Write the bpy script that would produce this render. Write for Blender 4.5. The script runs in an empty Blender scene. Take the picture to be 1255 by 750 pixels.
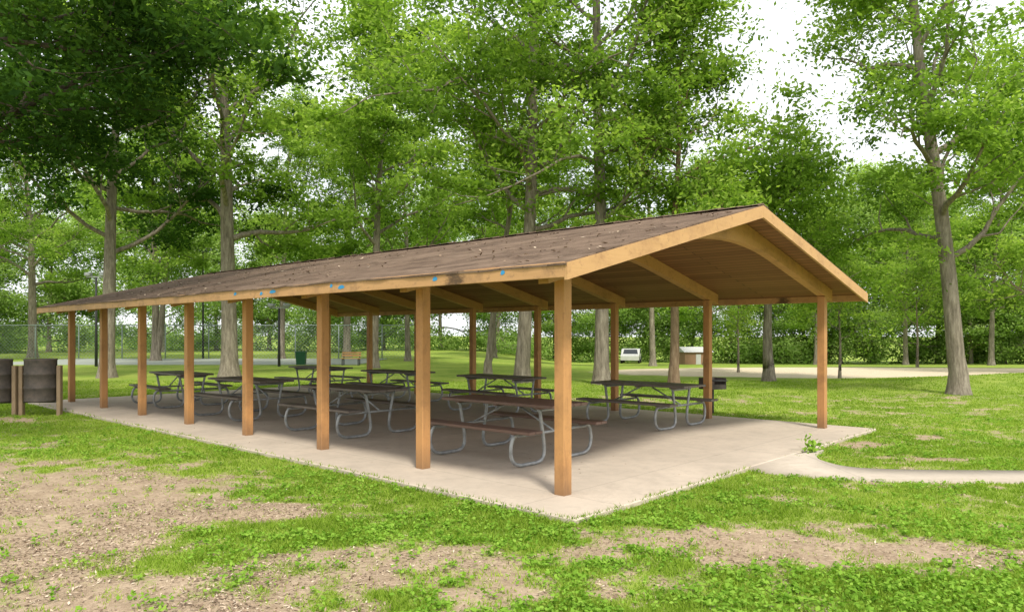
import bpy, math, random
import numpy as np
from mathutils import Vector, Matrix
random.seed(5)
scene=bpy.context.scene
COL=scene.collection
# ------------------------------------------------------------------ noise
def _h(ix,iy,s):
    n=(ix*374761393+iy*668265263+s*1442695041)&0xffffffff
    n=((n^(n>>13))*1274126177)&0xffffffff
    return ((n^(n>>16))&0xffff)/65535.0
def vnoise(x,y,s=0):
    x=np.asarray(x,float);y=np.asarray(y,float)
    ix=np.floor(x).astype(np.int64);iy=np.floor(y).astype(np.int64)
    fx=x-ix;fy=y-iy;fx=fx*fx*(3-2*fx);fy=fy*fy*(3-2*fy)
    a=_h(ix,iy,s);b=_h(ix+1,iy,s);c=_h(ix,iy+1,s);d=_h(ix+1,iy+1,s)
    return (a*(1-fx)+b*fx)*(1-fy)+(c*(1-fx)+d*fx)*fy
def fbm(x,y,s=0,o=4):
    t=0;a=.5;n=0
    for i in range(o):
        t=t+a*vnoise(x*2**i,y*2**i,s+i*17);n+=a;a*=.5
    return t/n
def sstep(a,b,x):
    t=np.clip((x-a)/(b-a),0,1);return t*t*(3-2*t)
# ------------------------------------------------------------------ mesh helpers
def np_mesh(name,V,F,mats=(),attrs=None,smooth=False,midx=None):
    V=np.asarray(V,np.float32);F=np.asarray(F,np.int32)
    m=bpy.data.meshes.new(name)
    k=F.shape[1]
    m.vertices.add(len(V));m.vertices.foreach_set('co',V.ravel())
    m.loops.add(F.size);m.loops.foreach_set('vertex_index',F.ravel())
    m.polygons.add(len(F))
    m.polygons.foreach_set('loop_start',np.arange(0,F.size,k,dtype=np.int32))
    m.polygons.foreach_set('loop_total',np.full(len(F),k,np.int32))
    if smooth: m.polygons.foreach_set('use_smooth',np.ones(len(F),bool))
    for a in mats: m.materials.append(a)
    if midx is not None: m.polygons.foreach_set('material_index',np.asarray(midx,np.int32))
    m.update(calc_edges=True)
    if attrs:
        for n,v in attrs.items():
            at=m.attributes.new(n,'FLOAT','POINT');at.data.foreach_set('value',np.asarray(v,np.float32))
    return m
class MB:
    def __init__(s): s.v=[];s.f=[];s.m=[];s.sm=[]
    def add(s,vs,fs,m=0,sm=False):
        o=len(s.v);s.v+= [tuple(a) for a in vs]
        for f in fs: s.f.append(tuple(i+o for i in f));s.m.append(m);s.sm.append(sm)
    def box(s,x0,x1,y0,y1,z0,z1,m=0,M=None,bev=0.0):
        if bev>0:
            import bmesh
            bm=bmesh.new();bmesh.ops.create_cube(bm,size=1)
            for v in bm.verts:
                v.co=Vector(((x0+x1)/2+v.co.x*(x1-x0),(y0+y1)/2+v.co.y*(y1-y0),(z0+z1)/2+v.co.z*(z1-z0)))
            bmesh.ops.bevel(bm,geom=bm.edges[:],offset=bev,segments=1,affect='EDGES')
            bm.verts.index_update()
            vs=[(M@v.co if M else v.co.copy()) for v in bm.verts]
            fs=[[v.index for v in f.verts] for f in bm.faces];bm.free()
            s.add(vs,fs,m);return
        vs=[Vector(p) for p in [(x0,y0,z0),(x1,y0,z0),(x1,y1,z0),(x0,y1,z0),(x0,y0,z1),(x1,y0,z1),(x1,y1,z1),(x0,y1,z1)]]
        if M: vs=[M@v for v in vs]
        s.add(vs,[(0,3,2,1),(4,5,6,7),(0,1,5,4),(1,2,6,5),(2,3,7,6),(3,0,4,7)],m)
    def tube(s,pts,rad,n=8,m=0,cap=True):
        pts=[Vector(p) for p in pts]
        if not hasattr(rad,'__len__'): rad=[rad]*len(pts)
        vs=[];fs=[];ref=None
        for i,p in enumerate(pts):
            a=pts[max(0,i-1)];b=pts[min(len(pts)-1,i+1)];d=(b-a).normalized()
            if ref is None:
                ref=d.orthogonal().normalized()
            ref=(ref-d*ref.dot(d)).normalized();q=d.cross(ref)
            for j in range(n):
                t=2*math.pi*j/n;vs.append(p+(ref*math.cos(t)+q*math.sin(t))*rad[i])
        for i in range(len(pts)-1):
            for j in range(n):
                a=i*n+j;b=i*n+(j+1)%n;fs.append((a,b,b+n,a+n))
        s.add(vs,fs,m,True)
        if cap:
            o=len(s.v)-len(vs)
            s.f.append(tuple(o+j for j in reversed(range(n))));s.m.append(m);s.sm.append(False)
            s.f.append(tuple(o+(len(pts)-1)*n+j for j in range(n)));s.m.append(m);s.sm.append(False)
    def lathe(s,prof,n=24,m=0,c=(0,0,0)):
        vs=[];fs=[]
        for r,z in prof:
            for j in range(n):
                t=2*math.pi*j/n;vs.append((c[0]+r*math.cos(t),c[1]+r*math.sin(t),c[2]+z))
        for i in range(len(prof)-1):
            for j in range(n):
                a=i*n+j;b=i*n+(j+1)%n;fs.append((a,b,b+n,a+n))
        s.add(vs,fs,m,True)
    def mesh(s,name,mats):
        me=bpy.data.meshes.new(name);me.from_pydata(s.v,[],s.f)
        for a in mats: me.materials.append(a)
        me.polygons.foreach_set('material_index',s.m);me.polygons.foreach_set('use_smooth',s.sm)
        me.update();return me
def smooth_path(pts,n=5):
    P=[Vector(p) for p in pts];P=[P[0]*2-P[1]]+P+[P[-1]*2-P[-2]];out=[]
    for i in range(1,len(P)-2):
        for k in range(n):
            t=k/n;a,b,c,d=P[i-1],P[i],P[i+1],P[i+2]
            out.append(0.5*((2*b)+(c-a)*t+(2*a-5*b+4*c-d)*t*t+(3*b-a-3*c+d)*t**3))
    out.append(P[-2]);return out
def obj(name,data,parent=None,loc=(0,0,0),rot=0,**kw):
    o=bpy.data.objects.new(name,data);COL.objects.link(o);o.location=loc;o.rotation_euler=(0,0,rot)
    if parent: o.parent=parent
    for k,v in kw.items(): o[k]=v
    return o
def empty(name,loc,rot,label,cat,group=None):
    o=obj(name,None,None,loc,rot,label=label,category=cat);o.empty_display_size=.3
    if group:o['group']=group
    return o
# ------------------------------------------------------------------ material helpers
class NT:
    def __init__(s,name):
        s.mat=bpy.data.materials.new(name);s.mat.use_nodes=True;s.t=s.mat.node_tree;s.t.nodes.clear()
        s.out=s.n('ShaderNodeOutputMaterial')
    def n(s,ty,**k):
        a=s.t.nodes.new(ty)
        for p,v in k.items():
            if hasattr(a,p): setattr(a,p,v)
        return a
    def l(s,a,b): s.t.links.new(a,b)
    def coord(s,scale=(1,1,1),rot=(0,0,0),kind='Object'):
        c=s.n('ShaderNodeTexCoord');m=s.n('ShaderNodeMapping');m.inputs['Scale'].default_value=scale;m.inputs['Rotation'].default_value=rot
        s.l(c.outputs[kind],m.inputs[0]);return m.outputs[0]
    def noise(s,vec,scale,detail=4,rough=.6):
        a=s.n('ShaderNodeTexNoise');a.inputs['Scale'].default_value=scale;a.inputs['Detail'].default_value=detail;a.inputs['Roughness'].default_value=rough
        if vec is not None:s.l(vec,a.inputs['Vector'])
        return a.outputs['Fac']
    def ramp(s,fac,stops):
        r=s.n('ShaderNodeValToRGB');e=r.color_ramp.elements
        while len(e)<len(stops): e.new(.5)
        for i,(p,c) in enumerate(stops):
            e[i].position=p;e[i].color=(c[0],c[1],c[2],1) if hasattr(c,'__len__') else (c,c,c,1)
        s.l(fac,r.inputs[0]);return r.outputs[0]
    def mix(s,f,a,b,mode='MIX'):
        m=s.n('ShaderNodeMix');m.data_type='RGBA';m.blend_type=mode
        for i,v in ((0,f),(6,a),(7,b)):
            if isinstance(v,bpy.types.NodeSocket): s.l(v,m.inputs[i])
            elif i==0: m.inputs[0].default_value=v
            else: m.inputs[i].default_value=(v[0],v[1],v[2],1)
        return m.outputs[2]
    def math(s,op,a,b=0,clamp=False):
        m=s.n('ShaderNodeMath');m.operation=op;m.use_clamp=clamp
        for i,v in ((0,a),(1,b)):
            if isinstance(v,bpy.types.NodeSocket): s.l(v,m.inputs[i])
            else: m.inputs[i].default_value=v
        return m.outputs[0]
    def bsdf(s,col,rough=.8,metal=0,bump=None,bs=.3,bd=.02,spec=.3):
        p=s.n('ShaderNodeBsdfPrincipled')
        if isinstance(col,bpy.types.NodeSocket): s.l(col,p.inputs['Base Color'])
        else: p.inputs['Base Color'].default_value=(*col,1)
        if isinstance(rough,bpy.types.NodeSocket): s.l(rough,p.inputs['Roughness'])
        else: p.inputs['Roughness'].default_value=rough
        p.inputs['Metallic'].default_value=metal
        p.inputs['Specular IOR Level'].default_value=spec
        if bump is not None:
            b=s.n('ShaderNodeBump');b.inputs['Strength'].default_value=bs;b.inputs['Distance'].default_value=bd
            s.l(bump,b.inputs['Height']);s.l(b.outputs[0],p.inputs['Normal'])
        s.l(p.outputs[0],s.out.inputs[0]);return p
    def attr(s,name):
        a=s.n('ShaderNodeAttribute');a.attribute_name=name;return a.outputs['Fac']
def paint_wood(name,c1,c2,dark,axis,sc=1.0,rough=.65,stain=None,foot=False):
    t=NT(name);s=[14,14,14];s[axis]=.9
    oi=t.n('ShaderNodeObjectInfo')
    g=t.noise(t.coord(tuple(s)),1.6*sc,5,.65)
    geo=t.n('ShaderNodeNewGeometry');w2=t.noise(geo.outputs['Position'],1.7,5,.75)
    s3=[9,9,9];s3[axis]=1.2
    mp=t.n('ShaderNodeMapping');mp.inputs['Scale'].default_value=tuple(s3);t.l(geo.outputs['Position'],mp.inputs[0]);w3=t.noise(mp.outputs[0],1.3,4,.7)
    w4=t.noise(geo.outputs['Position'],16,4,.8)
    c=t.mix(g,c1,c2)
    c=t.mix(t.math('MULTIPLY',t.ramp(w2,[(.50,0.0),(.70,1.0)]),.6),c,dark)
    c=t.mix(t.math('MULTIPLY',t.ramp(w3,[(.56,0.0),(.70,1.0)]),.55),c,dark)
    c=t.mix(t.math('MULTIPLY',t.ramp(w4,[(.62,0.0),(.72,1.0)]),.5),c,tuple(x*.7 for x in dark))
    c=t.mix(t.math('MULTIPLY',oi.outputs['Random'],.2),c,dark)
    if stain is not None or foot:
        sx=t.n('ShaderNodeSeparateXYZ');tc=t.n('ShaderNodeTexCoord');t.l(tc.outputs['Object'],sx.inputs[0])
    if stain is not None:
        f=t.math('SUBTRACT',1.0,t.math('DIVIDE',t.math('ABSOLUTE',t.math('SUBTRACT',sx.outputs[1],stain)),.36),True)
        nz=t.noise(t.coord((1,3,9)),3.2,5,.85)
        c=t.mix(t.ramp(t.math('MULTIPLY',t.math('MULTIPLY',f,1.5),nz),[(.40,0.),(.65,.85)]),c,(.06,.038,.025))
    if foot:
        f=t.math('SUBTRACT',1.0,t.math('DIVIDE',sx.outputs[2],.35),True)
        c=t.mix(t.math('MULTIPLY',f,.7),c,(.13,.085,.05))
    t.bsdf(c,rough,bump=g,bs=.4,bd=.008);return t.mat
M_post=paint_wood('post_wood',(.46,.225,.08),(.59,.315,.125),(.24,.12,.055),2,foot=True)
M_beam=paint_wood('beam_wood',(.45,.235,.085),(.55,.305,.12),(.27,.14,.058),0)
M_fascia_u=paint_wood('fascia_wood',(.47,.26,.11),(.59,.35,.16),(.19,.11,.065),1,stain=.95)
M_fascia_v=paint_wood('rake_wood',(.49,.28,.12),(.59,.36,.165),(.32,.17,.08),0)
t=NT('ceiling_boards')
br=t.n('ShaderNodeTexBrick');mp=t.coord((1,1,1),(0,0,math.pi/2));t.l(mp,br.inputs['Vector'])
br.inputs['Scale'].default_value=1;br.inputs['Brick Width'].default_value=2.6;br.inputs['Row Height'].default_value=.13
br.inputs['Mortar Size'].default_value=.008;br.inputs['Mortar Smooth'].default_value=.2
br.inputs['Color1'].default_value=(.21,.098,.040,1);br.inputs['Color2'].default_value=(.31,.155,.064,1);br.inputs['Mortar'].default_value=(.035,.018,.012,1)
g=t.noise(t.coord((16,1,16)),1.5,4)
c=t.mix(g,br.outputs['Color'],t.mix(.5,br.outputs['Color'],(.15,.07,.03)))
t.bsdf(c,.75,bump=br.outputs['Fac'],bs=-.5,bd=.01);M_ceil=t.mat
# shingles
t=NT('asphalt_shingles');mp=t.coord((1,1,1),(0,0,math.pi/2))
br=t.n('ShaderNodeTexBrick');t.l(mp,br.inputs['Vector']);br.inputs['Scale'].default_value=1
br.inputs['Brick Width'].default_value=.30;br.inputs['Row Height'].default_value=.14;br.inputs['Mortar Size'].default_value=.007;br.inputs['Bias'].default_value=-.1
br.inputs['Color1'].default_value=(.10,.067,.048,1);br.inputs['Color2'].default_value=(.195,.135,.096,1);br.inputs['Mortar'].default_value=(.037,.026,.02,1)
n1=t.noise(t.coord(),1.1,6,.7);n2=t.noise(t.coord(),70,4,.85);n3=t.noise(t.coord((2.2,.6,1)),1.6,6,.75);n4=t.noise(t.coord(),14,4,.8);n5=t.noise(t.coord((2.5,.4,1)),1.5,5,.7)
c=t.mix(t.ramp(n1,[(.38,0.),(.66,.6)]),br.outputs['Color'],(.22,.155,.112))
c=t.mix(t.ramp(n2,[(.48,0.),(.80,.4)]),c,(.30,.225,.165))
c=t.mix(t.ramp(n3,[(.48,0.),(.66,.65)]),c,(.07,.047,.034))
c=t.mix(t.ramp(n4,[(.56,0.),(.70,.45)]),c,(.04,.028,.02))
c=t.mix(t.ramp(n5,[(.55,0.),(.70,.4)]),c,(.27,.205,.15))
hh=t.math('ADD',t.math('MULTIPLY',br.outputs['Fac'],-1.0),t.math('MULTIPLY',n2,.5))
t.bsdf(c,.95,bump=hh,bs=.45,bd=.009,spec=.1);M_shingle=t.mat
# concrete
def concrete(name,base):
    t=NT(name);v=t.coord()
    a=t.noise(v,.8,6,.7);b=t.noise(v,7,6,.75);f=t.noise(v,120,3,.7);w=t.noise(v,2.2,5,.75)
    c=t.mix(t.ramp(a,[(.3,0.),(.7,1.)]),tuple(x*.78 for x in base),tuple(x*1.06 for x in base))
    c=t.mix(t.ramp(b,[(.48,0.),(.75,.55)]),c,tuple(x*.6 for x in base))
    c=t.mix(t.ramp(w,[(.58,0.),(.68,.35)]),c,tuple(x*.62 for x in base))
    c=t.mix(t.ramp(f,[(.3,0.),(.8,.35)]),c,tuple(x*.65 for x in base))
    br=t.n('ShaderNodeTexBrick');t.l(v,br.inputs['Vector']);br.offset=0;br.inputs['Scale'].default_value=1
    br.inputs['Brick Width'].default_value=3.9;br.inputs['Row Height'].default_value=4.05;br.inputs['Mortar Size'].default_value=.010
    c=t.mix(t.math('MULTIPLY',br.outputs['Fac'],.4),c,tuple(x*.5 for x in base))
    t.bsdf(c,.85,bump=t.math('ADD',b,t.math('MULTIPLY',f,.4)),bs=.25,bd=.01);return t.mat
M_conc=concrete('concrete',(.56,.475,.38))
M_walk=concrete('walk_concrete',(.48,.415,.335))
# ground
t=NT('ground_soil_and_grass');v=t.coord()
nb=t.noise(v,.35,5,.7);nm=t.noise(v,3.0,5,.7);nf=t.noise(v,28,5,.8);nx=t.noise(v,110,3,.8)
grass=t.mix(t.ramp(nm,[(.35,0.),(.65,1.)]),(.155,.25,.028),(.28,.385,.06))
grass=t.mix(t.ramp(nb,[(.4,0.),(.62,.8)]),grass,(.37,.43,.085))
grass=t.mix(t.ramp(nf,[(.42,.0),(.7,.6)]),grass,(.10,.16,.022))
vo=t.n('ShaderNodeTexVoronoi');t.l(v,vo.inputs['Vector']);vo.inputs['Scale'].default_value=34
chip=t.ramp(vo.outputs['Color'],[(.2,(.17,.115,.075)),(.5,(.36,.26,.18)),(.8,(.56,.445,.32))])
soil=t.mix(t.ramp(nm,[(.3,0.),(.7,1.)]),(.34,.25,.165),(.59,.46,.32))
soil=t.mix(t.ramp(nf,[(.38,.0),(.68,.65)]),soil,chip)
soil=t.mix(t.ramp(nx,[(.45,0.),(.75,.5)]),soil,(.16,.115,.075))
df=t.math('ADD',t.attr('dirt'),t.math('MULTIPLY',t.math('SUBTRACT',nf,.5),2.0))
df=t.ramp(df,[(.14,0.),(.62,1.)])
c=t.mix(df,grass,soil)
sand=t.mix(nm,(.54,.45,.31),(.66,.56,.41))
c=t.mix(t.ramp(t.attr('sand'),[(.4,0.),(.6,1.)]),c,sand)
t.bsdf(c,.95,bump=t.math('ADD',nf,t.math('MULTIPLY',nx,.5)),bs=.7,bd=.03,spec=.1);M_ground=t.mat
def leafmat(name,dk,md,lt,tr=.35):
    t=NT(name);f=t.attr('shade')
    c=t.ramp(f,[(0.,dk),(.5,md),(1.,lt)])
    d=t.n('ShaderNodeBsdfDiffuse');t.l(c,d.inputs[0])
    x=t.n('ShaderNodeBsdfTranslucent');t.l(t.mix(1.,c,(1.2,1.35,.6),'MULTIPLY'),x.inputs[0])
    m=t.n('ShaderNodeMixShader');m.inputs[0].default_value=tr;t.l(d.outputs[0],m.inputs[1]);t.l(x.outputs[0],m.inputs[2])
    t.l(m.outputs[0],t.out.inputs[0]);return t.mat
M_leaf=leafmat('oak_leaves',(.065,.125,.022),(.22,.34,.058),(.45,.57,.13),.5)
M_leafd=leafmat('dark_oak_leaves',(.020,.05,.012),(.06,.125,.024),(.17,.28,.05),.42)  # deeper leaf greens for the two dark oaks on the left
M_leaff=leafmat('woodland_leaves',(.12,.20,.05),(.26,.38,.10),(.44,.56,.19),.45)
M_grass=leafmat('grass_blades',(.13,.215,.022),(.25,.365,.045),(.42,.51,.11),.4)
M_weed=leafmat('weed_leaves',(.10,.21,.022),(.21,.37,.045),(.32,.48,.08),.35)
t=NT('litter');c=t.ramp(t.attr('shade'),[(0.,(.13,.085,.055)),(.4,(.32,.23,.155)),(.75,(.50,.40,.29)),(1.,(.66,.57,.45))]);t.bsdf(c,.9);M_litter=t.mat
def bark(name,a_,b_,c_):
    t=NT(name);v=t.coord((3.2,3.2,.55));a=t.noise(v,3.5,6,.75);b=t.noise(t.coord(),1.2,4)
    c=t.ramp(a,[(.3,a_),(.5,b_),(.72,c_)]);c=t.mix(t.ramp(b,[(.5,0.),(.7,.4)]),c,tuple(x*.75 for x in b_))
    t.bsdf(c,.95,bump=a,bs=.9,bd=.06,spec=.1);return t.mat
M_bark=bark('bark',(.095,.08,.06),(.235,.20,.155),(.40,.355,.285))
M_barkb=bark('brown_bark',(.11,.07,.045),(.25,.17,.11),(.38,.28,.19))
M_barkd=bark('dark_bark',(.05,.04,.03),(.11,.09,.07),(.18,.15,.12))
t=NT('galvanized_pipe');a=t.noise(t.coord(),9,4);t.bsdf(t.ramp(a,[(.35,(.24,.25,.25)),(.65,(.40,.41,.41))]),.5,metal=.35);M_galv=t.mat
def plankmat(name,a,b,d):
    t=NT(name);g=t.noise(t.coord((18,1.2,18)),2,5,.7);w=t.noise(t.coord(),3,4)
    c=t.mix(g,a,b);c=t.mix(t.ramp(w,[(.5,0.),(.7,.6)]),c,d);t.bsdf(c,.5,bump=g,bs=.3,bd=.005,spec=.45);return t.mat
M_pl_red=plankmat('red_brown_planks',(.12,.072,.054),(.20,.12,.095),(.075,.05,.04))
M_pl_gray=plankmat('grey_brown_planks',(.10,.082,.07),(.20,.165,.14),(.055,.046,.04))
t=NT('rusty_steel');a=t.noise(t.coord(),5,5,.7);c=t.ramp(a,[(.3,(.045,.04,.036)),(.5,(.08,.067,.058)),(.75,(.13,.10,.083))]);t.bsdf(c,.7,bump=a,bs=.3,bd=.005);M_rust=t.mat
M_dimwood=plankmat('weathered_wood',(.22,.15,.09),(.34,.245,.155),(.14,.095,.06))
def plain(name,c,r=.6,m=0):
    t=NT(name);a=t.noise(t.coord(),6,4);t.bsdf(t.mix(a,tuple(x*.8 for x in c),tuple(min(1,x*1.15) for x in c)),r,metal=m);return t.mat
M_black=plain('black_steel',(.05,.05,.05),.6);M_green=plain('green_paint',(.02,.10,.045),.5);M_white=plain('white_paint',(.48,.48,.46),.5)
M_blue=plain('blue_paint',(.04,.28,.55),.6);M_glass=plain('dark_glass',(.03,.035,.04),.15);M_rubber=plain('rubber',(.03,.03,.03),.8)
M_fence=plain('fence_wire',(.30,.35,.32),.5,.2);M_wallb=plain('brown_siding',(.30,.18,.11),.8);M_court=plain('court_asphalt',(.32,.34,.30),.9)
# ------------------------------------------------------------------ layout
ANG=math.atan2(.7359,.6776);P0=(0.507,7.28)
ca,sa=math.cos(ANG),math.sin(ANG)
def L2W(x,y): return (P0[0]+x*ca-y*sa, P0[1]+x*sa+y*ca)
def W2L(X,Y):
    dx=X-P0[0];dy=Y-P0[1];return (dx*ca+dy*sa,-dx*sa+dy*ca)
SX0,SX1,SY0,SY1=-.70,7.62,-.70,15.7
def padd(X,Y):
    lx,ly=W2L(X,Y);return np.maximum(np.maximum(SX0-lx,lx-SX1),np.maximum(SY0-ly,ly-SY1))
def terrain(X,Y):
    h=.45*np.exp(-(((X-19)/7)**2+((Y-23)/3.2)**2))
    h=h-.034*(np.clip(Y,37,95)-37)*sstep(-4,6,X)*(1-.25*sstep(60,95,Y))
    n=(fbm(X*.9,Y*.9,3,3)-.5)*.05*(1-sstep(30,36,Y))
    dd=padd(X,Y)
    return h+n*sstep(.0,1.2,dd)-.03*(1-sstep(-.4,.0,dd))-.014
def TZ(x,y): return float(terrain(np.array([x*1.]),np.array([y*1.]))[0])
path_near=[(2.75,9.0),(3.0,8.60),(3.45,8.28),(4.2,8.08),(6,8.02),(8,8.0),(12,7.98)]
path_far=[(4.35,10.2),(4.08,9.8),(3.95,9.25),(4.3,8.75),(6,8.62),(8,8.60),(12,8.62)]
def on_path(X,Y):
    yn=np.interp(X,[p[0] for p in path_near],[p[1] for p in path_near])
    yf=np.interp(X,[2.75,3.3,3.95,4.05,4.35,6,8,12],[9.2,9.6,9.6,8.98,8.75,8.62,8.60,8.62])
    return (X>2.75)&(Y>yn+.01)&(Y<yf-.01)
BL=[ # X,Y,rx,ry,w
(-6.2,7.4,2.5,1.4,1.1),(-4.0,5.8,1.7,1.5,1.05),(-2.6,4.3,1.7,.9,.85),(-8.5,8.3,2.3,.8,.75),(-2.6,6.8,.9,.4,.7),
(.2,4.7,1.4,.45,.55),(1.5,5.9,1.0,.42,.95),(2.5,5.55,1.4,.42,.85),(3.7,5.25,1.1,.35,.7),(-.4,5.3,1.3,.3,.55),(.3,3.6,3,.5,.35),
(5.2,10.9,.45,.3,1.1),(5.7,9.7,.35,.15,1.1),(-11,14.2,2.0,.45,.6),(.6,6.15,.35,.2,.6),
(-1.9,6.0,.65,.3,-1.2),(-2.4,5.2,.55,.25,-1.0),(-.5,6.1,1.0,.28,-.8),(-3.2,4.5,.45,.22,-.8),(-4.9,6.6,.7,.17,-.7),(-1.2,4.6,.7,.25,-.5),(3.4,4.4,1.4,.4,-.7),(1.2,4.4,.7,.25,-.6),(3.2,6.6,1.5,.35,-.3),(.8,5.2,.5,.15,-.4),(-6.5,8.0,.6,.2,-.5)]
def dirt_f(X,Y):
    g=np.zeros_like(X)+.08
    for a,b,rx,ry,w in BL: g=g+w*np.exp(-(((X-a)/rx)**2+((Y-b)/ry)**2))
    g=g+(fbm(X*1.6,Y*1.6,11,4)-.5)*1.1+(fbm(X*5,Y*5,21,4)-.5)*1.7
    dd=padd(X,Y);lx,ly=W2L(X,Y)
    g=g-.35*(1-sstep(.2,1.3,dd))*(lx<3)
    return np.clip(g,0,1)
def sand_f(X,Y):
    a=1-(((X-17)/13.5)**2+((Y-32.0)/5.0)**2)
    return np.clip(.5+a*1.2+(fbm(X*.5,Y*.5,5,3)-.5)*.4,0,1)
def axis(lo,hi,st,far_lo,far_hi,g):
    m=list(np.arange(lo,hi+1e-6,st));s=st;x=m[-1]
    while x<far_hi: s=min(s*g,60);x+=s;m.append(x)
    s=st;x=lo;L=[]
    while x>far_lo: s=min(s*g,60);x-=s;L.append(x)
    return np.array(L[::-1]+m)
xs=axis(-11,9,.05,-900,900,1.07);ys=axis(3,15,.05,-60,1100,1.045)
GX,GY=np.meshgrid(xs,ys);X=GX.ravel();Y=GY.ravel();nx,ny=len(xs),len(ys)
Z=terrain(X,Y);idx=np.arange(nx*ny).reshape(ny,nx)
F=np.stack([idx[:-1,:-1].ravel(),idx[:-1,1:].ravel(),idx[1:,1:].ravel(),idx[1:,:-1].ravel()],1)
dmask=dirt_f(X,Y)*((Y<20)&(np.abs(X)<18));smask=sand_f(X,Y)
ln=dmask*0.02*(fbm(X*6,Y*6,31,2)-.5)
gm=np_mesh('ground',np.stack([X,Y,Z+ln],1),F,[M_ground],{'dirt':dmask,'sand':smask},smooth=True)
obj('ground',gm,kind='structure')
b=MB();b.box(SX0,SX1,SY0,SY1,-.12,.035,bev=.012)
pad=obj('pavement',b.mesh('pavement',[M_conc]),None,(P0[0],P0[1],0),ANG,kind='structure')
pn=smooth_path([(a,c,0) for a,c in path_near],6);pf=smooth_path([(a,c,0) for a,c in path_far],6)
k=len(pn);V=[];Fp=[]
for i in range(k):
    for q,(e) in enumerate((pn[i],pn[i],pf[i],pf[i])):
        V.append((e.x,e.y,[-.1,.027,.027,-.1][q]))
for i in range(k-1):
    for q in range(3): Fp.append((i*4+q,i*4+4+q,i*4+5+q,i*4+1+q))
obj('footpath',np_mesh('footpath',V,Fp,[M_walk]),kind='structure')
b=MB();b.box(-30,-8.5,40,50,-.1,.012);obj('tennis_court',b.mesh('tennis_court',[M_court]),kind='structure')
# ------------------------------------------------------------------ pavilion
pav=empty('picnic_shelter',(P0[0],P0[1],0),ANG,'long open picnic shelter with tan wooden posts and shingled roof','picnic shelter')
W=7.06;SP=2.13;OV=.55;OR=.68;OU=.48;SL=.252;SR=.228;MID=W/2;YE=7*SP
ZP=2.245+SL*(MID+OV)
def und(x): return ZP-SL*(MID-x) if x<=MID else ZP-SR*(x-MID)
for side,hh_ in ((0,2.195),(1,2.275)):
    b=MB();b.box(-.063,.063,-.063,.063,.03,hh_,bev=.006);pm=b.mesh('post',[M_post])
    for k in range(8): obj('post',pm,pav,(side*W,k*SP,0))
def beam_mesh():
    b=MB();N=40;x0,x1=-.30,W+.30;vs=[];h=.064
    for i in range(N+1):
        x=x0+(x1-x0)*i/N;d=abs(x-MID);R=1.5;s_=SL if x<MID else SR
        sd=d if d>R else d*d/(2*R)+R/2
        zt=und(x)-.004;zb=ZP-s_*sd-.194
        if R>d: zb=ZP-(SL*.5+SR*.5)*sd*1.0-.194+((s_-(SL+SR)/2)*-R)*(d/R)
        vs+=[(x,-h,zb),(x,h,zb),(x,h,zt),(x,-h,zt)]
    fs=[]
    for i in range(N):
        o=i*4
        for a in range(4): fs.append((o+a,o+(a+1)%4,o+4+(a+1)%4,o+4+a))
    fs.append((3,2,1,0));o=N*4;fs.append((o,o+1,o+2,o+3))
    b.add(vs,fs);return b.mesh('beam',[M_beam])
bm_=beam_mesh()
for k in range(8): obj('beam',bm_,pav,(0,k*SP,0))
y0,y1=-OU,YE+OU
rs=np.random.default_rng(3)
def slab2(xa,xb,za,zb,th,y0,y1,m,B):
    vs=[(xa,y0,za),(xb,y0,zb),(xb,y1,zb),(xa,y1,za),(xa,y0,za+th),(xb,y0,zb+th),(xb,y1,zb+th),(xa,y1,za+th)]
    B.add(vs,[(0,3,2,1),(4,5,6,7),(0,1,5,4),(1,2,6,5),(2,3,7,6),(3,0,4,7)],m)
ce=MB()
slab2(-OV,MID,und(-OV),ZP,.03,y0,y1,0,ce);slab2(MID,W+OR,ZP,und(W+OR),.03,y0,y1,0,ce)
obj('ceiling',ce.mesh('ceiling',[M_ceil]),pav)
def shing(side):
    nc=24;NYs=260;vs=[];fs=[]
    ysr=np.linspace(y0-.03,y1+.03,NYs);L=MID+.04+(OR if side else OV);S_=SR if side else SL
    for c in range(nc+1):
        fr=c/nc*L
        wv=.010*(fbm(ysr*.9,np.full(NYs,fr*1.2),8,3)-.5)*2
        z=ZP-S_*(L-fr)+.040+wv;xx=np.full(NYs,MID-L+fr)
        if c==0: z=z-.014*vnoise(ysr*4,ysr*0,5);xx=xx-.015*vnoise(ysr*5,ysr*0,6)
        if side: xx=W-xx
        for j in range(NYs): vs.append((float(xx[j]),float(ysr[j]),float(z[j])))
    for c in range(nc):
        o=c*NYs
        for j in range(NYs-1): fs.append((o+j,o+NYs+j,o+NYs+j+1,o+j+1) if not side else (o+j,o+j+1,o+NYs+j+1,o+NYs+j))
    n0=len(vs)
    for j,yy in enumerate(ysr): vs.append((vs[j][0],float(yy),vs[j][2]-.018))
    for j in range(NYs-1): fs.append((j,j+1,n0+j+1,n0+j))
    for jj in (0,NYs-1):
        for c in range(nc):
            a=vs[c*NYs+jj];bb=vs[(c+1)*NYs+jj];q=len(vs)
            vs+= [a,bb,(bb[0],bb[1],bb[2]-.03),(a[0],a[1],a[2]-.03)];fs.append((q,q+1,q+2,q+3))
    return vs,fs
rb=MB();v_,f_=shing(0);rb.add(v_,f_);v_,f_=shing(1);rb.add(v_,f_)
zr=ZP+.055
yy=y0-.03
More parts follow.
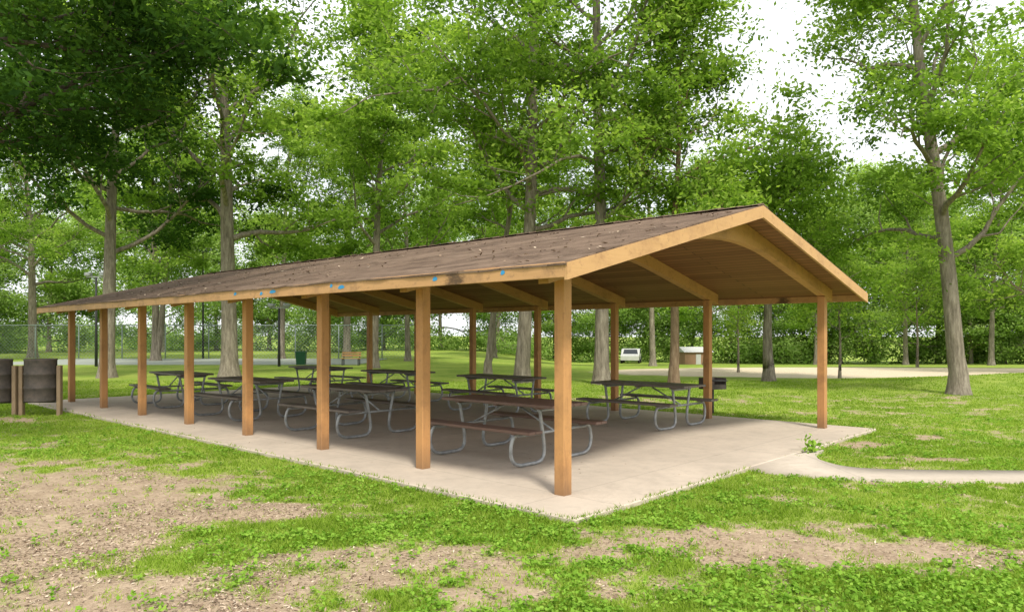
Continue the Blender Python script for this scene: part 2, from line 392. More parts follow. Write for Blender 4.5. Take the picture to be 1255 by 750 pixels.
while yy<y1:
    e=rs.uniform(-.005,.007);l=.33
    M=Matrix.Translation((MID,yy,zr+e))
    vs=[(-.16,0,-.028),(0,0,.012),(.16,0,-.026),(-.16,l,-.036),(0,l,.002),(.16,l,-.034)]
    vs=[M@Vector(p) for p in vs];vs+= [p+Vector((0,0,-.014)) for p in vs[:3]]
    rb.add(vs,[(0,1,4,3),(1,2,5,4),(0,6,7,1),(1,7,8,2)]);yy+=.28
roofo=obj('roof',rb.mesh('roof',[M_shingle]),pav)
b=MB();b.box(-OV-.035,-OV-.003,y0,y1,2.135,2.272,bev=.004);obj('fascia_board',b.mesh('fascia_board',[M_fascia_u]),roofo)
zE=und(W+OR)
b=MB();b.box(W+OR+.003,W+OR+.035,y0,y1,zE-.11,zE+.027,bev=.004);obj('fascia_board',b.mesh('fascia_board',[M_fascia_u]),roofo)
def rake(yc,s):
    b=MB()
    for side in (0,1):
        xa,xb=(-OV-.035,MID-.001) if not side else (W+OR+.035,MID+.001)
        ya,yb=yc,yc+.034*s;vs=[]
        for x in (xa,xb):
            z=und(x);vs+=[(x,ya,z-.125),(x,yb,z-.125),(x,yb,z+.029),(x,ya,z+.029)]
        b.add(vs,[(0,1,5,4),(1,2,6,5),(2,3,7,6),(3,0,4,7),(0,3,2,1),(4,5,6,7)])
    return b.mesh('rake_board',[M_fascia_v])
obj('rake_board',rake(y0-.004,-1),roofo);obj('rake_board',rake(y1+.004,1),roofo)
for tpos,w,zz in ((.25,.05,.01),(1.22,.07,.0),(2.9,.13,-.01),(3.15,.05,.015),(4.5,.16,0),(4.85,.07,-.015),(5.6,.08,.01)):
    b=MB();xx=-OV-.038
    vs=[(xx,tpos,2.195+zz),(xx,tpos+w*.6,2.185+zz),(xx,tpos+w,2.195+zz),(xx,tpos+w*.8,2.225+zz),(xx,tpos+w*.3,2.235+zz),(xx,tpos-.01,2.215+zz)]
    b.add(vs,[(0,1,2,3,4,5)]);obj('paint_mark',b.mesh('paint_mark',[M_blue]),roofo)
n=1500;rr=np.random.default_rng(4);cx=rr.uniform(-OV,MID,n);cy=rr.uniform(y0,y1,n)
keep=(fbm(cx*1.2,cy*1.2,44,3)+rr.uniform(-.2,.2,n))>.52;cx=cx[keep];cy=cy[keep];n=len(cx)
def leaf_quads(c,l,w,rr,up=.8,asp=None):
    n=len(c);nrm=rr.normal(size=(n,3))*.6;nrm[:,2]+=up;nrm/=np.linalg.norm(nrm,axis=1)[:,None]
    a=rr.normal(size=(n,3));a-=nrm*(a*nrm).sum(1)[:,None];a/=np.linalg.norm(a,axis=1)[:,None]
    bb=np.cross(nrm,a);l=np.broadcast_to(l,(n,))[:,None];w=np.broadcast_to(w,(n,))[:,None]
    V=np.stack([c-a*l,c+bb*w-a*l*.1,c+a*l,c-bb*w-a*l*.1],1).reshape(-1,3)
    return V,np.arange(n*4).reshape(n,4)
zz=ZP-SL*(MID-cx)+.056
V,Fq=leaf_quads(np.stack([cx,cy,zz],1),rr.uniform(.010,.045,n),rr.uniform(.006,.020,n),rr,2.5)
obj('roof_litter',np_mesh('roof_litter',V,Fq,[M_litter],{'shade':np.repeat(rr.random(n)**1.5*.9,4)}),None,(P0[0],P0[1],0),ANG,kind='stuff')
# ------------------------------------------------------------------ picnic tables
def table_meshes(pl):
    L=.97
    b=MB();w=.138;g=.008;x=-.36
    for i in range(5): b.box(x,x+w,-L,L,.695,.733,bev=.005);x+=w+g
    for yy in (-.70,0,.70): b.box(-.33,.33,yy-.03,yy+.03,.672,.694)
    top=b.mesh('tabletop',[pl])
    b=MB()
    b.box(-.125,-.004,-L,L,.42,.456,bev=.005);b.box(.004,.125,-L,L,.42,.456,bev=.005)
    for yy in (-.70,.70): b.box(-.11,.11,yy-.025,yy+.025,.406,.419)
    seat=b.mesh('bench_seat',[pl])
    b=MB();r=.0225
    for s in (-1,1):
        pts=[(.27,.668),(.25,.54),(.20,.3),(.185,.14),(.23,.055),(.33,.026),(.50,.026),(.65,.030),(.76,.075),(.81,.18),(.80,.29),(.76,.37),(.69,.402)]
        b.tube(smooth_path([(s*p[0],0,p[1]) for p in pts],4),r,10)
    b.tube([(-.70,0,.379),(.70,0,.379)],.019,8)
    b.tube([(-.30,0,.656),(.30,0,.656)],.019,8)
    fr=b.mesh('leg_frame',[M_galv])
    b=MB();b.tube([(0,.70,.385),(0,.12,.662)],.014,8);br_=b.mesh('brace',[M_galv])
    return top,seat,fr,br_
def build_table(pl,label):
    top,seat,fr,br_=table_meshes(pl)
    e=empty('picnic_table',(0,0,0),0,label,'picnic table','picnic tables under the shelter')
    ps=[obj('tabletop',top,e),obj('bench_seat',seat,e,(-.67,0,0)),obj('bench_seat',seat,e,(.67,0,0)),
        obj('leg_frame',fr,e,(0,-.70,0)),obj('leg_frame',fr,e,(0,.70,0)),obj('brace',br_,e),obj('brace',br_,e)]
    ps[-1].scale=(1,-1,1);return e,ps
def copy_thing(e,ps):
    n=e.copy();COL.objects.link(n);q=[]
    for p in ps:
        c=p.copy();c.parent=n;COL.objects.link(c);q.append(c)
    return n,q
tr,trp=build_table(M_pl_red,'red-brown plank picnic table on bent grey pipe legs')
tg,tgp=build_table(M_pl_gray,'dark grey-brown picnic table on bent grey pipe legs')
def place(e,x,y,r=0):
    X_,Y_=L2W(x,y);e.location=(X_,Y_,.036);e.rotation_euler=(0,0,ANG+r)
place(tr,1.42,2.0,.02)
spots=[(5.5,2.5,-.02),(1.4,5.55,.03),(5.35,5.95,-.03),(1.35,8.9,.04),(5.3,9.3,.0),(1.45,12.3,-.05),(5.3,12.6,.03)]
place(tg,*spots[0])
for s in spots[1:]:
    e,_=copy_thing(tg,tgp);place(e,*s)
# ------------------------------------------------------------------ barrels
def barrel(X_,Y_,lab,r):
    e=empty('trash_barrel',(X_,Y_,0),r,lab,'trash barrel','trash barrels by the shelter')
    b=MB();R=.29
    prof=[(0.0,.28),(R-.01,.28),(R,.27),(R+.006,.29),(R,.31)]
    for zc in (.55,.83): prof+=[(R,zc-.03),(R+.012,zc-.012),(R+.012,zc+.012),(R,zc+.03)]
    prof+=[(R,1.10),(R+.010,1.12),(R+.006,1.135),(R-.008,1.13),(R-.012,1.1),(R-.014,.35),(0,.35)]
    b.lathe(prof,28);obj('barrel_body',b.mesh('barrel_body',[M_rust]),e)
    b=MB();b.tube([(-R-.04,0,.26),(R+.04,0,.26)],.018,8);obj('support_bar',b.mesh('support_bar',[M_black]),e)
    for s in (-1,1):
        b=MB();b.tube([(s*(R+.04),0,.92),(s*R,0,.92)],.015,8);obj('pivot_pin',b.mesh('pivot_pin',[M_black]),e)
        b=MB();b.box(s*(R+.07)-.038,s*(R+.07)+.038,-.06,.06,-.2,1.0,bev=.008);obj('wooden_post',b.mesh('wooden_post',[M_dimwood]),e)
barrel(-9.60,14.9,'dark rusty steel trash barrel hung between slim wooden posts',.12)
barrel(-10.41,14.75,'dark rusty steel trash barrel hung between slim wooden posts',.12)
g=empty('park_grill',(4.22,15.4,0),.5,'black steel charcoal grill on a pedestal beside the slab','park grill');g.scale=(.9,.9,.95)
b=MB();b.tube([(0,0,-.1),(0,0,.52)],.035,10);obj('pedestal',b.mesh('pedestal',[M_black]),g)
b=MB();b.box(-.25,.25,-.19,.19,.51,.525);b.box(-.25,-.238,-.19,.19,.526,.76);b.box(.238,.25,-.19,.19,.526,.76);b.box(-.237,.237,.178,.19,.526,.76);b.box(-.237,.237,-.19,-.178,.526,.62);obj('firebox',b.mesh('firebox',[M_rust]),g)
b=MB()
for i in range(14): b.tube([(-.23+i*.035,-.26,.70),(-.23+i*.035,.17,.70)],.006,5)
b.tube([(-.24,-.26,.70),(.24,-.26,.70)],.009,6);obj('grate',b.mesh('grate',[M_black]),g)
# ------------------------------------------------------------------ trees
def rot_dir(d,ang,az,rr):
    a=d.orthogonal().normalized();a.rotate(Matrix.Rotation(az,3,d));v=d.copy();v.rotate(Matrix.Rotation(ang,3,a));return v
def gen_tree(seed,H,r0,cb,spread,nleaf,ls,lean=(0,0),nprim=16,mat=None,bark=None,bend=.25,cl=.5,topf=.95,drop=0.0,thin=.35,up0=14,floor=.55,sprays=0):
    rd=random.Random(seed);rr=np.random.default_rng(seed)
    B=MB();cent=[];wt=[];grp=[];gi=0
    N=16;tp=[];ph=[rd.uniform(0,6.28) for _ in range(4)]
    for i in range(N+1):
        t=i/N;z=H*topf*t
        tp.append(Vector((lean[0]*t**1.1+bend*math.sin(t*4+ph[0])*t+.35*bend*math.sin(t*11+ph[2])*t,lean[1]*t+bend*math.sin(t*5+ph[1])*t,z)))
    def trad(t): return r0*((1-t)**.75*.92+.04)+r0*.5*math.exp(-t*H/.35)
    pts=[];rad=[]
    pts.append(tp[0]+Vector((0,0,-.3)));rad.append(trad(0)*1.1)
    for q in (.0,.12,.3,.6):
        pts.append(tp[0]+Vector((0,0,q)));rad.append(trad(q/H))
    for i in range(1,N+1): pts.append(tp[i]);rad.append(trad(i/N))
    B.tube(pts,rad,14,0)
    def tpos(t):
        f=t*N;i=min(N-1,int(f));return tp[i].lerp(tp[i+1],f-i)
    def branch(p,d,L,r,ns,up,wob):
        ps=[p];d=d.normalized();cur=p
        for i in range(ns):
            d=(d+Vector((rd.gauss(0,wob),rd.gauss(0,wob),rd.gauss(0,wob)+up))).normalized()
            cur=cur+d*(L/ns);ps.append(cur)
        rs_=[r*(1-i/ns*.85) for i in range(ns+1)];return ps,rs_
    c0=cb/(H*topf)
    for i in range(nprim):
        p=(i+.3)/nprim;t=c0+(1-c0)*p*.97
        az=i*2.399+rd.uniform(-.5,.5)
        prof=(.62+.55*math.sin(math.pi*min(1,p*.9+.12)))*(1-.45*p)
        L=spread*prof*rd.uniform(.65,1.2)
        el=math.radians(up0+46*p+rd.uniform(-12,14))-drop*(1-p)
        d=Vector((math.cos(az)*math.cos(el),math.sin(az)*math.cos(el),math.sin(el)))
        r=max(.02,trad(t)*rd.uniform(.38,.56))
        ps,rs_=branch(tpos(t),d,L,r,7,.07,.22)
        B.tube(ps,rs_,7,0,False)
        gi+=1
        for j in range(3,8): cent.append(ps[j]);wt.append(.6);grp.append(gi)
        nsb=6
        for s in range(nsb):
            f=.24+.74*s/nsb;k=f*7;ii=int(k);sp=ps[ii].lerp(ps[min(7,ii+1)],k-ii)
            dd=(ps[min(7,ii+1)]-ps[ii]).normalized()
            d2=rot_dir(dd,math.radians(rd.uniform(30,65)),rd.uniform(0,6.28),rd);d2.z=d2.z*.6+.12
            L2=L*rd.uniform(.25,.45)*(1.15-.4*f)+.4
            ps2,r2=branch(sp,d2,L2,rs_[ii]*.5,4,.05,.25)
            B.tube(ps2,r2,5,0,False);gi+=1
            cent+=ps2[2:];wt+=[.8]*len(ps2[2:]);grp+=[gi]*len(ps2[2:])
            for q in range(3):
                k2=rd.randint(1,4);d3=rot_dir((ps2[k2]-ps2[k2-1]).normalized(),math.radians(rd.uniform(25,70)),rd.uniform(0,6.28),rd);d3.z=d3.z*.6
                ps3,r3=branch(ps2[k2],d3,rd.uniform(.5,1.3)*.5+.3,max(.006,r2[k2]*.45),2,.0,.2)
                B.tube(ps3,r3,4,0,False)
                cent+=ps3[1:];wt+=[1.,1.2];grp+=[gi,gi]
    nsp0=len(cent)
    for i in range(sprays):
        t=c0*.75+(.75-c0*.75)*(i+.5)/sprays;az=rd.uniform(0,6.28)
        ps,rs_=branch(tpos(t),Vector((math.cos(az),math.sin(az),.35)),rd.uniform(.6,1.3),.02,3,.05,.25)
        B.tube(ps,rs_,4,0,False);gi+=1
        cent+=ps[1:];wt+=[1.3]*3;grp+=[gi]*3
    Cn=np.array([tuple(c) for c in cent]);grp=np.array(grp)
    gw=rr.uniform(.3,1.5,gi+1);gw[rr.random(gi+1)<thin]*=.10
    wt=np.array(wt)*rr.uniform(.2,1.5,len(wt))*gw[grp]
    ii=rr.choice(len(Cn),nleaf,p=wt/wt.sum())
    csz=rr.uniform(.55,1.35,len(Cn))
    off=rr.normal(size=(nleaf,3))*np.array([cl,cl,cl*.42])*csz[ii][:,None]
    c=Cn[ii]+off;c[:,2]=np.maximum(c[:,2],cb*floor)
    sz=ls*rr.uniform(.6,1.25,nleaf)
    V,Fq=leaf_quads(c,sz,sz*.52,rr,.8)
    cs=rr.random(len(Cn));gs=rr.random(gi+1)
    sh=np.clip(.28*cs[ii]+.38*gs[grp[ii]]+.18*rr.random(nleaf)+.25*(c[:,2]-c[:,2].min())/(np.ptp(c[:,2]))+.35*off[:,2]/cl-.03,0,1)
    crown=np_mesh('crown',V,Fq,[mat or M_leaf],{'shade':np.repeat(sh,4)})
    return B.mesh('trunk',[bark or M_bark]),crown
def tree(name,meshes,X_,Y_,rot,label,sc=1.0,group=None,cat='tree'):
    e=empty(name,(X_,Y_,TZ(X_,Y_)),rot,label,cat,group);e.scale=(sc,sc,sc)
    obj('trunk',meshes[0],e);obj('crown',meshes[1],e);return e
LAB='tall leafy oak tree with pale bark standing in the lawn'
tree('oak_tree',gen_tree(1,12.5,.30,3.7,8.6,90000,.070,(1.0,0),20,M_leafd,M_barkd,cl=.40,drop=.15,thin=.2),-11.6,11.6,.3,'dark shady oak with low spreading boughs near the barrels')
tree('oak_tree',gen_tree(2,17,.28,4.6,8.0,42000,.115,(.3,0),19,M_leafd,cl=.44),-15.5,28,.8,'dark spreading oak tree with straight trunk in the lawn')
mB=gen_tree(3,20,.33,5.2,7.8,44000,.108,(-.3,0),21,cl=.42,up0=16)
tree('oak_tree',mB,-11.2,29,0,LAB)
tree('oak_tree',gen_tree(4,17,.20,6,5,13000,.14,(1.6,0),13,cl=.45),-22.3,46,0,'slim leaning tree with pale bark by the fence')
mC=gen_tree(5,18,.24,4.6,6.6,36000,.118,(.6,0),20,cl=.46,up0=14,thin=.2)
tree('oak_tree',mC,-6.8,36,.0,LAB)
tree('oak_tree',gen_tree(6,13,.15,5.0,3.9,15000,.098,(1.5,0),14,cl=.36,up0=18),-.92,28,.0,'slender leaning tree with pale bark in the lawn')
mD=gen_tree(7,21,.26,5.0,7.2,52000,.094,(1.0,0),22,cl=.40,up0=17,thin=.28,sprays=8)
tree('oak_tree',mD,.35,25,0,LAB)
tree('oak_tree',gen_tree(8,22,.25,5.2,6.2,46000,.092,(-.2,0),21,cl=.38,up0=18,thin=.28,sprays=8),2.96,24.2,.0,'very tall straight oak tree with pale bark in the lawn')
tree('oak_tree',gen_tree(9,12,.16,4.2,3.9,22000,.092,(.3,0),16,None,M_barkb,cl=.35,thin=.3),5.2,23.5,.0,'slim tree with brown bark in the lawn')
tree('oak_tree',gen_tree(10,7.8,.19,2.7,3.9,30000,.088,(.0,0),17,cl=.38,thin=.15,up0=8),8.95,25.5,.0,'medium rounded tree with straight trunk in the lawn')
tree('oak_tree',gen_tree(11,17,.225,3.4,5.0,46000,.080,(-1.7,0),22,cl=.36,up0=22,thin=.25,sprays=14),11.9,19.5,1.9*0,'tall oak with flared base and leafy leaning trunk')
tree('oak_tree',gen_tree(12,15,.24,2.2,5.8,34000,.11,(.2,0),18,cl=.46,thin=.2,up0=8),22.6,30,.0,LAB)
GM='tall trees standing beyond the shelter'
for m_,px,d,r_,s_ in ((mC,190,46,2.0,1.0),(mD,345,50,1.2,.85),(mB,425,54,3.1,.9),(mC,500,46,4.0,.8),(mC,605,56,5.0,.95),(mC,690,50,1.9,.85),(mC,800,44,3.5,.8),(mC,865,52,.4,.78),(mB,40,52,.9,.95),(mD,-60,44,2.6,.85),(mC,1000,56,.7,.68),(mC,1110,54,4.2,.75),(mC,1215,50,5.2,.8)):
    tree('tall_tree',m_,(px-627.5)/896.5*d,d,r_,'tall leafy tree with pale bark beyond the shelter',s_,GM)
ym=gen_tree(13,4.6,.05,1.4,1.4,4500,.07,(0,0),10,cl=.22,bend=.06,thin=.2)
GY_='young trees in the lawn'
tree('young_tree',ym,12.1,27,.0,'small young tree with thin stem in the lawn',group=GY_)
tree('young_tree',ym,9.9,32,2.0,'small young tree with thin stem in the lawn',.95,group=GY_)
tree('young_tree',ym,20.5,37,1.0,'small young tree with thin stem in the lawn',1.2,group=GY_)
BK=[gen_tree(20+i,[15,18,12,14][i],.22,[1.0,1.6,.8,1.0][i],[5.5,6,5.4,5.0][i],32000,.15,(0,0),22,M_leaff,cl=.75,thin=.10,up0=0,floor=.1) for i in range(4)]
rd=random.Random(9)
GB='trees at the edge of the woodland'
for i,(px,d,s) in enumerate([(-120,58,1.1),(-20,64,1.),(60,70,1.0),(130,76,1.0),(200,70,.85),(265,78,.95),(330,76,1.),(400,70,.8),(470,78,.95),(540,80,1.),(610,74,.9),(680,82,1.),(740,76,.9),(800,78,.95),(850,76,.85),(895,72,.85),(940,68,.8),(985,74,1.05),(1030,66,.8),(1070,70,1.05),(1110,64,.75),(1150,68,1.05),(1190,62,.75),(1230,64,1.),(1270,60,.8),(1320,62,1.05),(1390,58,.95),(1460,56,1)]):
    tree('woodland_tree',BK[(i*3+i//4)%4],(px-627.5)/896.5*d,d,rd.uniform(0,6.28),'leafy deciduous tree at the edge of the woodland',s,GB)
rr=np.random.default_rng(77)
nc=700;th=rr.uniform(-.95,.95,nc)
front=np.where(th>.25,60,72);dist=front+rr.uniform(0,16,nc)+9*vnoise(th*7,th*0,14)
rad_=rr.uniform(.5,2.2,nc)*(.45+1.0*vnoise(th*16,th*0,24));hz=rad_*.6+rr.uniform(0,1,nc)**1.5*3.4*(.1+1.7*vnoise(th*9,th*0,4)**1.5)
cc=np.stack([th*dist,dist,hz],1)
n=90000;ii=rr.choice(nc,n,p=rad_**2/np.sum(rad_**2))
dv=rr.normal(size=(n,3));dv/=np.linalg.norm(dv,axis=1)[:,None];dv*=(rad_[ii]*rr.uniform(.6,1.2,n))[:,None];dv[:,2]*=.75
c=cc[ii]+dv;c[:,2]=np.abs(c[:,2])+terrain(c[:,0],c[:,1])
sz=rr.uniform(.09,.18,n);V,Fq=leaf_quads(c,sz,sz*.6,rr,.4)
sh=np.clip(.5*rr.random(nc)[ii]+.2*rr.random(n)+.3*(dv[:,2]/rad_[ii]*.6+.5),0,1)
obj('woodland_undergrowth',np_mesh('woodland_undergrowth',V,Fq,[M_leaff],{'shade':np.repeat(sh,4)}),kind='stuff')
# ------------------------------------------------------------------ grass, weeds, litter
rr=np.random.default_rng(12)
n=620000;d=3.6*(26/3.6)**rr.random(n);x=rr.uniform(-.8,.8,n)*d
def openground(x,d,m=0.0):
    lx,ly=W2L(x,d);m=m*(fbm(x*3,d*3,87,2))
    ins=(lx>SX0-.01+m)&(lx<SX1+.01-m)&(ly>SY0-.01+m)&(ly<SY1+.01)
    return ~(ins|on_path(x,d))
dm=dirt_f(x,d);cl_=fbm(x*4,d*4,51,3)
tuft=fbm(x*9,d*9,57,2)
keep=openground(x,d,.07)&(rr.random(n)>np.clip((dm+.02)/.60,0,.985-.20*(tuft>.62)))&(rr.random(n)<.3+cl_*1.2)
x=x[keep];d=d[keep];dm=dm[keep];cl_=cl_[keep];n=len(x)
h=rr.uniform(.012,.048,n)*(.4+1.2*cl_)*(1-.35*dm);w=.0024+.00055*d
az=rr.uniform(0,6.28,n);ax=np.cos(az);ay=np.sin(az)
z=terrain(x,d);lx_,ly_=W2L(x,d);on_=(lx_>SX0)&(lx_<SX1)&(ly_>SY0)&(ly_<SY1);z=np.where(on_,.028,z)
lnx=rr.normal(0,.6,n)*h;lny=rr.normal(0,.6,n)*h
V=np.stack([np.stack([x-ax*w,d-ay*w,z-.004],1),np.stack([x+ax*w,d+ay*w,z-.004],1),np.stack([x+lnx,d+lny,z+h],1)],1).reshape(-1,3)
sh=np.clip(.15+.65*fbm(x*.8,d*.8,61,3)+.25*dm+rr.normal(0,.2,n),0,1)
obj('grass',np_mesh('grass',V,np.arange(n*3).reshape(n,3),[M_grass],{'shade':np.repeat(sh,3)}),kind='stuff')
nc=8500;xx=rr.uniform(-.8,.8,nc);dd_=3.7*(15/3.7)**rr.random(nc);xx=xx*dd_
wf=fbm(xx*1.1,dd_*1.1,71,3);dm=dirt_f(xx,dd_)
keep=openground(xx,dd_)&(wf+rr.uniform(-.1,.1,nc)>.47)&((dm<.45)|(rr.random(nc)<.10));xx=xx[keep];dd_=dd_[keep];nc=len(xx)
n=nc*14;ii=np.repeat(np.arange(nc),14);r=np.abs(rr.normal(0,.055,n));az=rr.uniform(0,6.28,n)
c=np.stack([xx[ii]+r*np.cos(az),dd_[ii]+r*np.sin(az),np.zeros(n)],1);c[:,2]=terrain(c[:,0],c[:,1])+rr.uniform(.012,.05,n)
ok=openground(c[:,0],c[:,1]);c=c[ok];ii=ii[ok];n=len(c)
sz=rr.uniform(.009,.022,n);V,Fq=leaf_quads(c,sz,sz*.7,rr,1.2)
sh=np.clip(.5*rr.random(nc)[ii]+.5*rr.random(n),0,1)
obj('weeds',np_mesh('weeds',V,Fq,[M_weed],{'shade':np.repeat(sh,4)}),kind='stuff')
n=110000;d=3.6*(13/3.6)**rr.random(n);x=rr.uniform(-.85,.8,n)*d;dm=dirt_f(x,d)
mul=sstep(.38,.54,fbm(x*1.3,d*1.3,91,3))
keep=openground(x,d)&(rr.random(n)<np.clip((dm-.1)/.5,.03,1)*(.12+.85*mul)*np.where(x<-1.5,1,.4));x=x[keep];d=d[keep];n=len(x)
c=np.stack([x,d,terrain(x,d)+.008],1);V,Fq=leaf_quads(c,rr.uniform(.005,.024,n),rr.uniform(.0025,.009,n),rr,2.0)
obj('wood_chips',np_mesh('wood_chips',V,Fq,[M_litter],{'shade':np.repeat(rr.random(n)**1.4*.9,4)}),kind='stuff')
n=170;lx=rr.uniform(SX0,SX1,n);ly=rr.uniform(SY0,SY1,n);q=[L2W(a,b_) for a,b_ in zip(lx,ly)]
c=np.array([(a,b_,.040) for a,b_ in q]);V,Fq=leaf_quads(c,rr.uniform(.01,.025,n),rr.uniform(.005,.014,n),rr,5)
obj('fallen_leaves',np_mesh('fallen_leaves',V,Fq,[M_litter],{'shade':np.repeat(rr.random(n)*.7,4)}),kind='stuff')
e=empty('leafy_weed_plant',(4.08,9.95,0),0,'small broad-leaved green plant at the slab edge','plant')
rr2=np.random.default_rng(2);n=60;c=rr2.normal(size=(n,3))*np.array([.06,.06,.06])+np.array([0,0,.12]);c[:,2]=np.abs(c[:,2])
V,Fq=leaf_quads(c,.038,.024,rr2,.5);obj('leaves',np_mesh('leaves',V,Fq,[M_weed],{'shade':np.repeat(rr2.random(n)*.6+.4,4)}),e)
b=MB()
for i in range(7): b.tube([(0,0,-.02),(rr2.normal(0,.04),rr2.normal(0,.04),.14)],.004,5)
obj('stem',b.mesh('stem',[M_weed]),e)
# ------------------------------------------------------------------ fence
def fence(x0,x1,y,hh,lab):
    e=empty('chain_link_fence',(x0,y,0),0,lab,'fence')
    L=x1-x0;mesh=[];F_=[];r=.009;st=.24;u=-hh
    while u<L:
        for sg in (1,-1):
            a=max(u,0);bq=min(u+hh,L);za=(a-u);zb=(bq-u)
            if sg<0: za,zb=hh-za,hh-zb
            o=len(mesh);mesh+=[(a,0,za-r),(bq,0,zb-r),(bq,0,zb+r),(a,0,za+r)];F_.append((o,o+1,o+2,o+3))
        u+=st
    obj('wire_mesh',np_mesh('wire_mesh',mesh,F_,[M_fence]),e)
    b=MB();b.tube([(0,.03,hh),(L,.03,hh)],.035,6);obj('top_rail',b.mesh('top_rail',[M_fence]),e)
    b=MB();b.tube([(0,0,-.2),(0,0,hh+.05)],.045,8);pm=b.mesh('fence_post',[M_fence])
    k=0
    while k*3.0<=L: obj('fence_post',pm,e,(k*3.0,.05,0));k+=1
fence(-42,-6,50.6,2.3,'chain-link fence around the ball court')
def lamp(X_,Y_,h,lab):
    e=empty('lamp_post',(X_,Y_,0),0,lab,'lamp post','lamp posts around the court')
    b=MB();b.tube([(0,0,-.2),(0,0,h)],[.08,.05],8);obj('pole',b.mesh('pole',[M_black]),e)
    b=MB();b.box(-.5,.5,-.04,.04,h,h+.07)
    for s in (-.4,.4): b.box(s-.16,s+.16,-.16,.12,h+.07,h+.25,bev=.03)
    obj('lamp_head',b.mesh('lamp_head',[M_galv]),e)
lamp(-21.5,50.9,7.4,'tall dark lamp post with floodlights by the court')
lamp(-12.1,38,3.0,'short dark lamp post beside the lawn')
lamp(-21.6,38,4.6,'dark lamp post with twin heads by the lawn')
for X_,Y_ in ((-11.3,39.2),(-10.2,39.3)):
    e=empty('trash_bin',(X_,Y_,0),.1,'dark green trash bin on the lawn by the court','trash bin','green bins by the court');e.scale=(.85,.85,.85)
    b=MB();vs=[(-.26,-.26,.05),(.26,-.26,.05),(.26,.26,.05),(-.26,.26,.05),(-.3,-.3,.8),(.3,-.3,.8),(.3,.3,.8),(-.3,.3,.8)]
    b.add(vs,[(0,3,2,1),(0,1,5,4),(1,2,6,5),(2,3,7,6),(3,0,4,7)]);obj('bin_body',b.mesh('bin_body',[M_green]),e)
    b=MB();b.box(-.33,.33,-.33,.33,.802,.87,bev=.03);obj('lid',b.mesh('lid',[M_green]),e)
e=empty('park_bench',(-8.6,39,0),0,'brown slatted bench on the lawn by the court','bench');e.scale=(.85,.85,.85)
b=MB()
for i in range(3): b.box(-.6,.6,-.2+i*.15,-.08+i*.15,.42,.46)
obj('seat',b.mesh('seat',[M_fascia_v]),e)
b=MB()
for i in range(2): b.box(-.6,.6,.27,.30,.56+i*.16,.68+i*.16)
obj('backrest',b.mesh('backrest',[M_fascia_v]),e)
for s in (-.5,.5):
    b=MB();b.box(s-.03,s+.03,-.18,-.12,0,.418);b.box(s-.03,s+.03,.302,.35,0,.86);b.box(s-.03,s+.03,-.119,.301,.35,.418);obj('leg',b.mesh('leg',[M_black]),e)
e=empty('small_building',(15.4,62,TZ(15.4,62)),.2,'small brown building with white gable beyond the lawn','building');e.scale=(.55,.55,.55)
b=MB();b.box(-2.2,2.2,-1.6,1.6,-.2,1.9);obj('wall',b.mesh('wall',[M_wallb]),e)
b=MB();b.add([(-2.4,-1.9,1.9),(2.4,-1.9,1.9),(2.4,1.9,1.9),(-2.4,1.9,1.9),(-2.4,0,2.7),(2.4,0,2.7)],[(0,1,5,4),(2,3,4,5),(0,4,3),(1,2,5),(0,3,2,1)]);obj('roof',b.mesh('roof',[M_white]),e)
b=MB();b.box(-.4,.4,-1.64,-1.603,0,1.6);obj('door',b.mesh('door',[M_white]),e)
b=MB();b.box(1.0,1.7,-1.64,-1.603,.8,1.4);obj('window',b.mesh('window',[M_glass]),e)
e=empty('parked_car',(11.4,70,TZ(11.4,70)),1.35,'white car parked beyond the lawn','car')
b=MB();pr=[(-2.1,.35),(-2.1,.75),(-1.9,.85),(-1.2,.9),(-.7,1.35),(.7,1.4),(1.4,.95),(2.1,.85),(2.15,.4)]
vs=[(x,-.85,z) for x,z in pr]+[(x,.85,z) for x,z in pr];k=len(pr)
b.add(vs,[tuple(range(k)),tuple(range(2*k-1,k-1,-1))]+[(i,i+k,(i+1)%k+k,(i+1)%k) for i in range(k)]);obj('body',b.mesh('body',[M_white]),e)
b=MB();b.add([(-1.05,-.853,.93),(1.2,-.853,.97),(.65,-.853,1.32),(-.65,-.853,1.28)],[(0,1,2,3)]);obj('window',b.mesh('window',[M_glass]),e)
b=MB();b.add([(-1.185,-.7,.93),(-1.185,.7,.93),(-.74,.6,1.33),(-.74,-.6,1.33)],[(0,1,2,3)]);obj('windshield',b.mesh('windshield',[M_glass]),e)
for s in (-1.3,1.35):
    for q in (-.8,.8):
        b=MB();b.tube([(s,q-.1,.33),(s,q+.1,.33)],.33,16);obj('wheel',b.mesh('wheel',[M_rubber]),e)
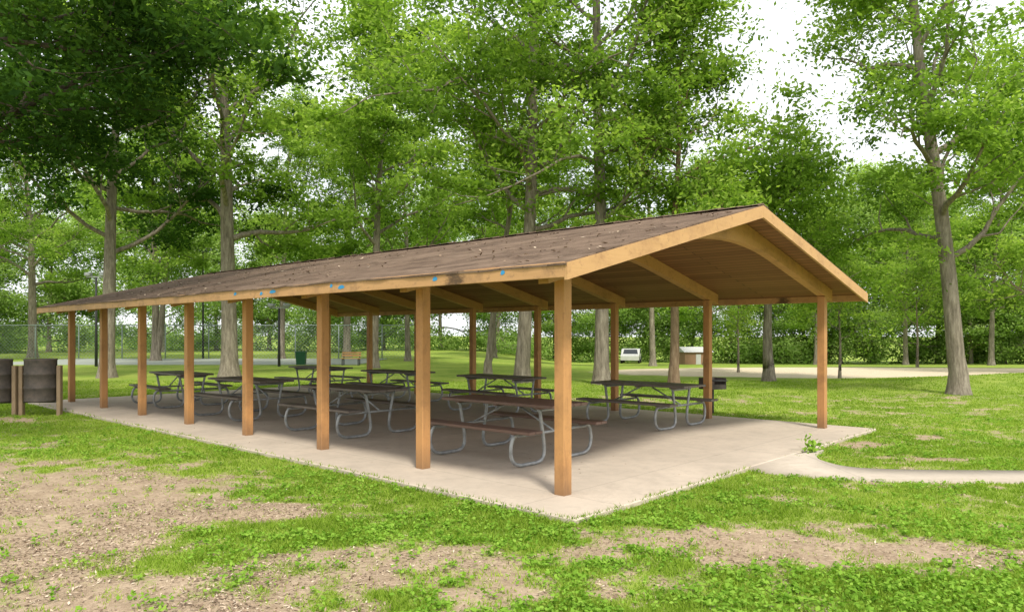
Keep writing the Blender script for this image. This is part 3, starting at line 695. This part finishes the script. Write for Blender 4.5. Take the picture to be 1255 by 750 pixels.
# ------------------------------------------------------------------ light & camera
w=bpy.data.worlds.new('World');scene.world=w;w.use_nodes=True;nt=w.node_tree;nt.nodes.clear()
az=math.radians(16);EL=math.radians(52)
sd=Vector((math.sin(az)*math.cos(EL),-math.cos(az)*math.cos(EL),math.sin(EL)))
sky=nt.nodes.new('ShaderNodeTexSky');sky.sky_type='NISHITA';sky.sun_disc=False;sky.sun_elevation=EL;sky.sun_rotation=math.pi-az;sky.dust_density=4;sky.air_density=1.2
b1=nt.nodes.new('ShaderNodeBackground');b1.inputs[1].default_value=.15;nt.links.new(sky.outputs[0],b1.inputs[0])
b2=nt.nodes.new('ShaderNodeBackground');b2.inputs[0].default_value=(.96,.98,1,1);b2.inputs[1].default_value=1.6
tc=nt.nodes.new('ShaderNodeTexCoord');no=nt.nodes.new('ShaderNodeTexNoise');no.inputs['Scale'].default_value=2.2;no.inputs['Detail'].default_value=5
nt.links.new(tc.outputs['Generated'],no.inputs['Vector'])
mr=nt.nodes.new('ShaderNodeMapRange');mr.inputs[1].default_value=.35;mr.inputs[2].default_value=.6;mr.inputs[3].default_value=.6;mr.inputs[4].default_value=.95
nt.links.new(no.outputs['Fac'],mr.inputs[0])
mx=nt.nodes.new('ShaderNodeMixShader');nt.links.new(mr.outputs[0],mx.inputs[0]);nt.links.new(b1.outputs[0],mx.inputs[1]);nt.links.new(b2.outputs[0],mx.inputs[2])
wo=nt.nodes.new('ShaderNodeOutputWorld');nt.links.new(mx.outputs[0],wo.inputs[0])
sl=bpy.data.lights.new('sun','SUN');sl.energy=4.0;sl.angle=math.radians(9);sl.color=(1,.95,.86)
so=bpy.data.objects.new('sun',sl);COL.objects.link(so);so.rotation_euler=sd.to_track_quat('Z','Y').to_euler()
scene.view_settings.view_transform='Standard';scene.view_settings.look='None';scene.view_settings.exposure=0
cam=bpy.data.cameras.new('camera');cam.sensor_width=36;cam.lens=896.5/1255*36;cam.shift_y=35.5/1255;cam.clip_end=3000;cam.clip_start=.05
co=bpy.data.objects.new('camera',cam);COL.objects.link(co);co.location=(0,0,1.62);co.rotation_euler=(math.pi/2,0,0);scene.camera=co
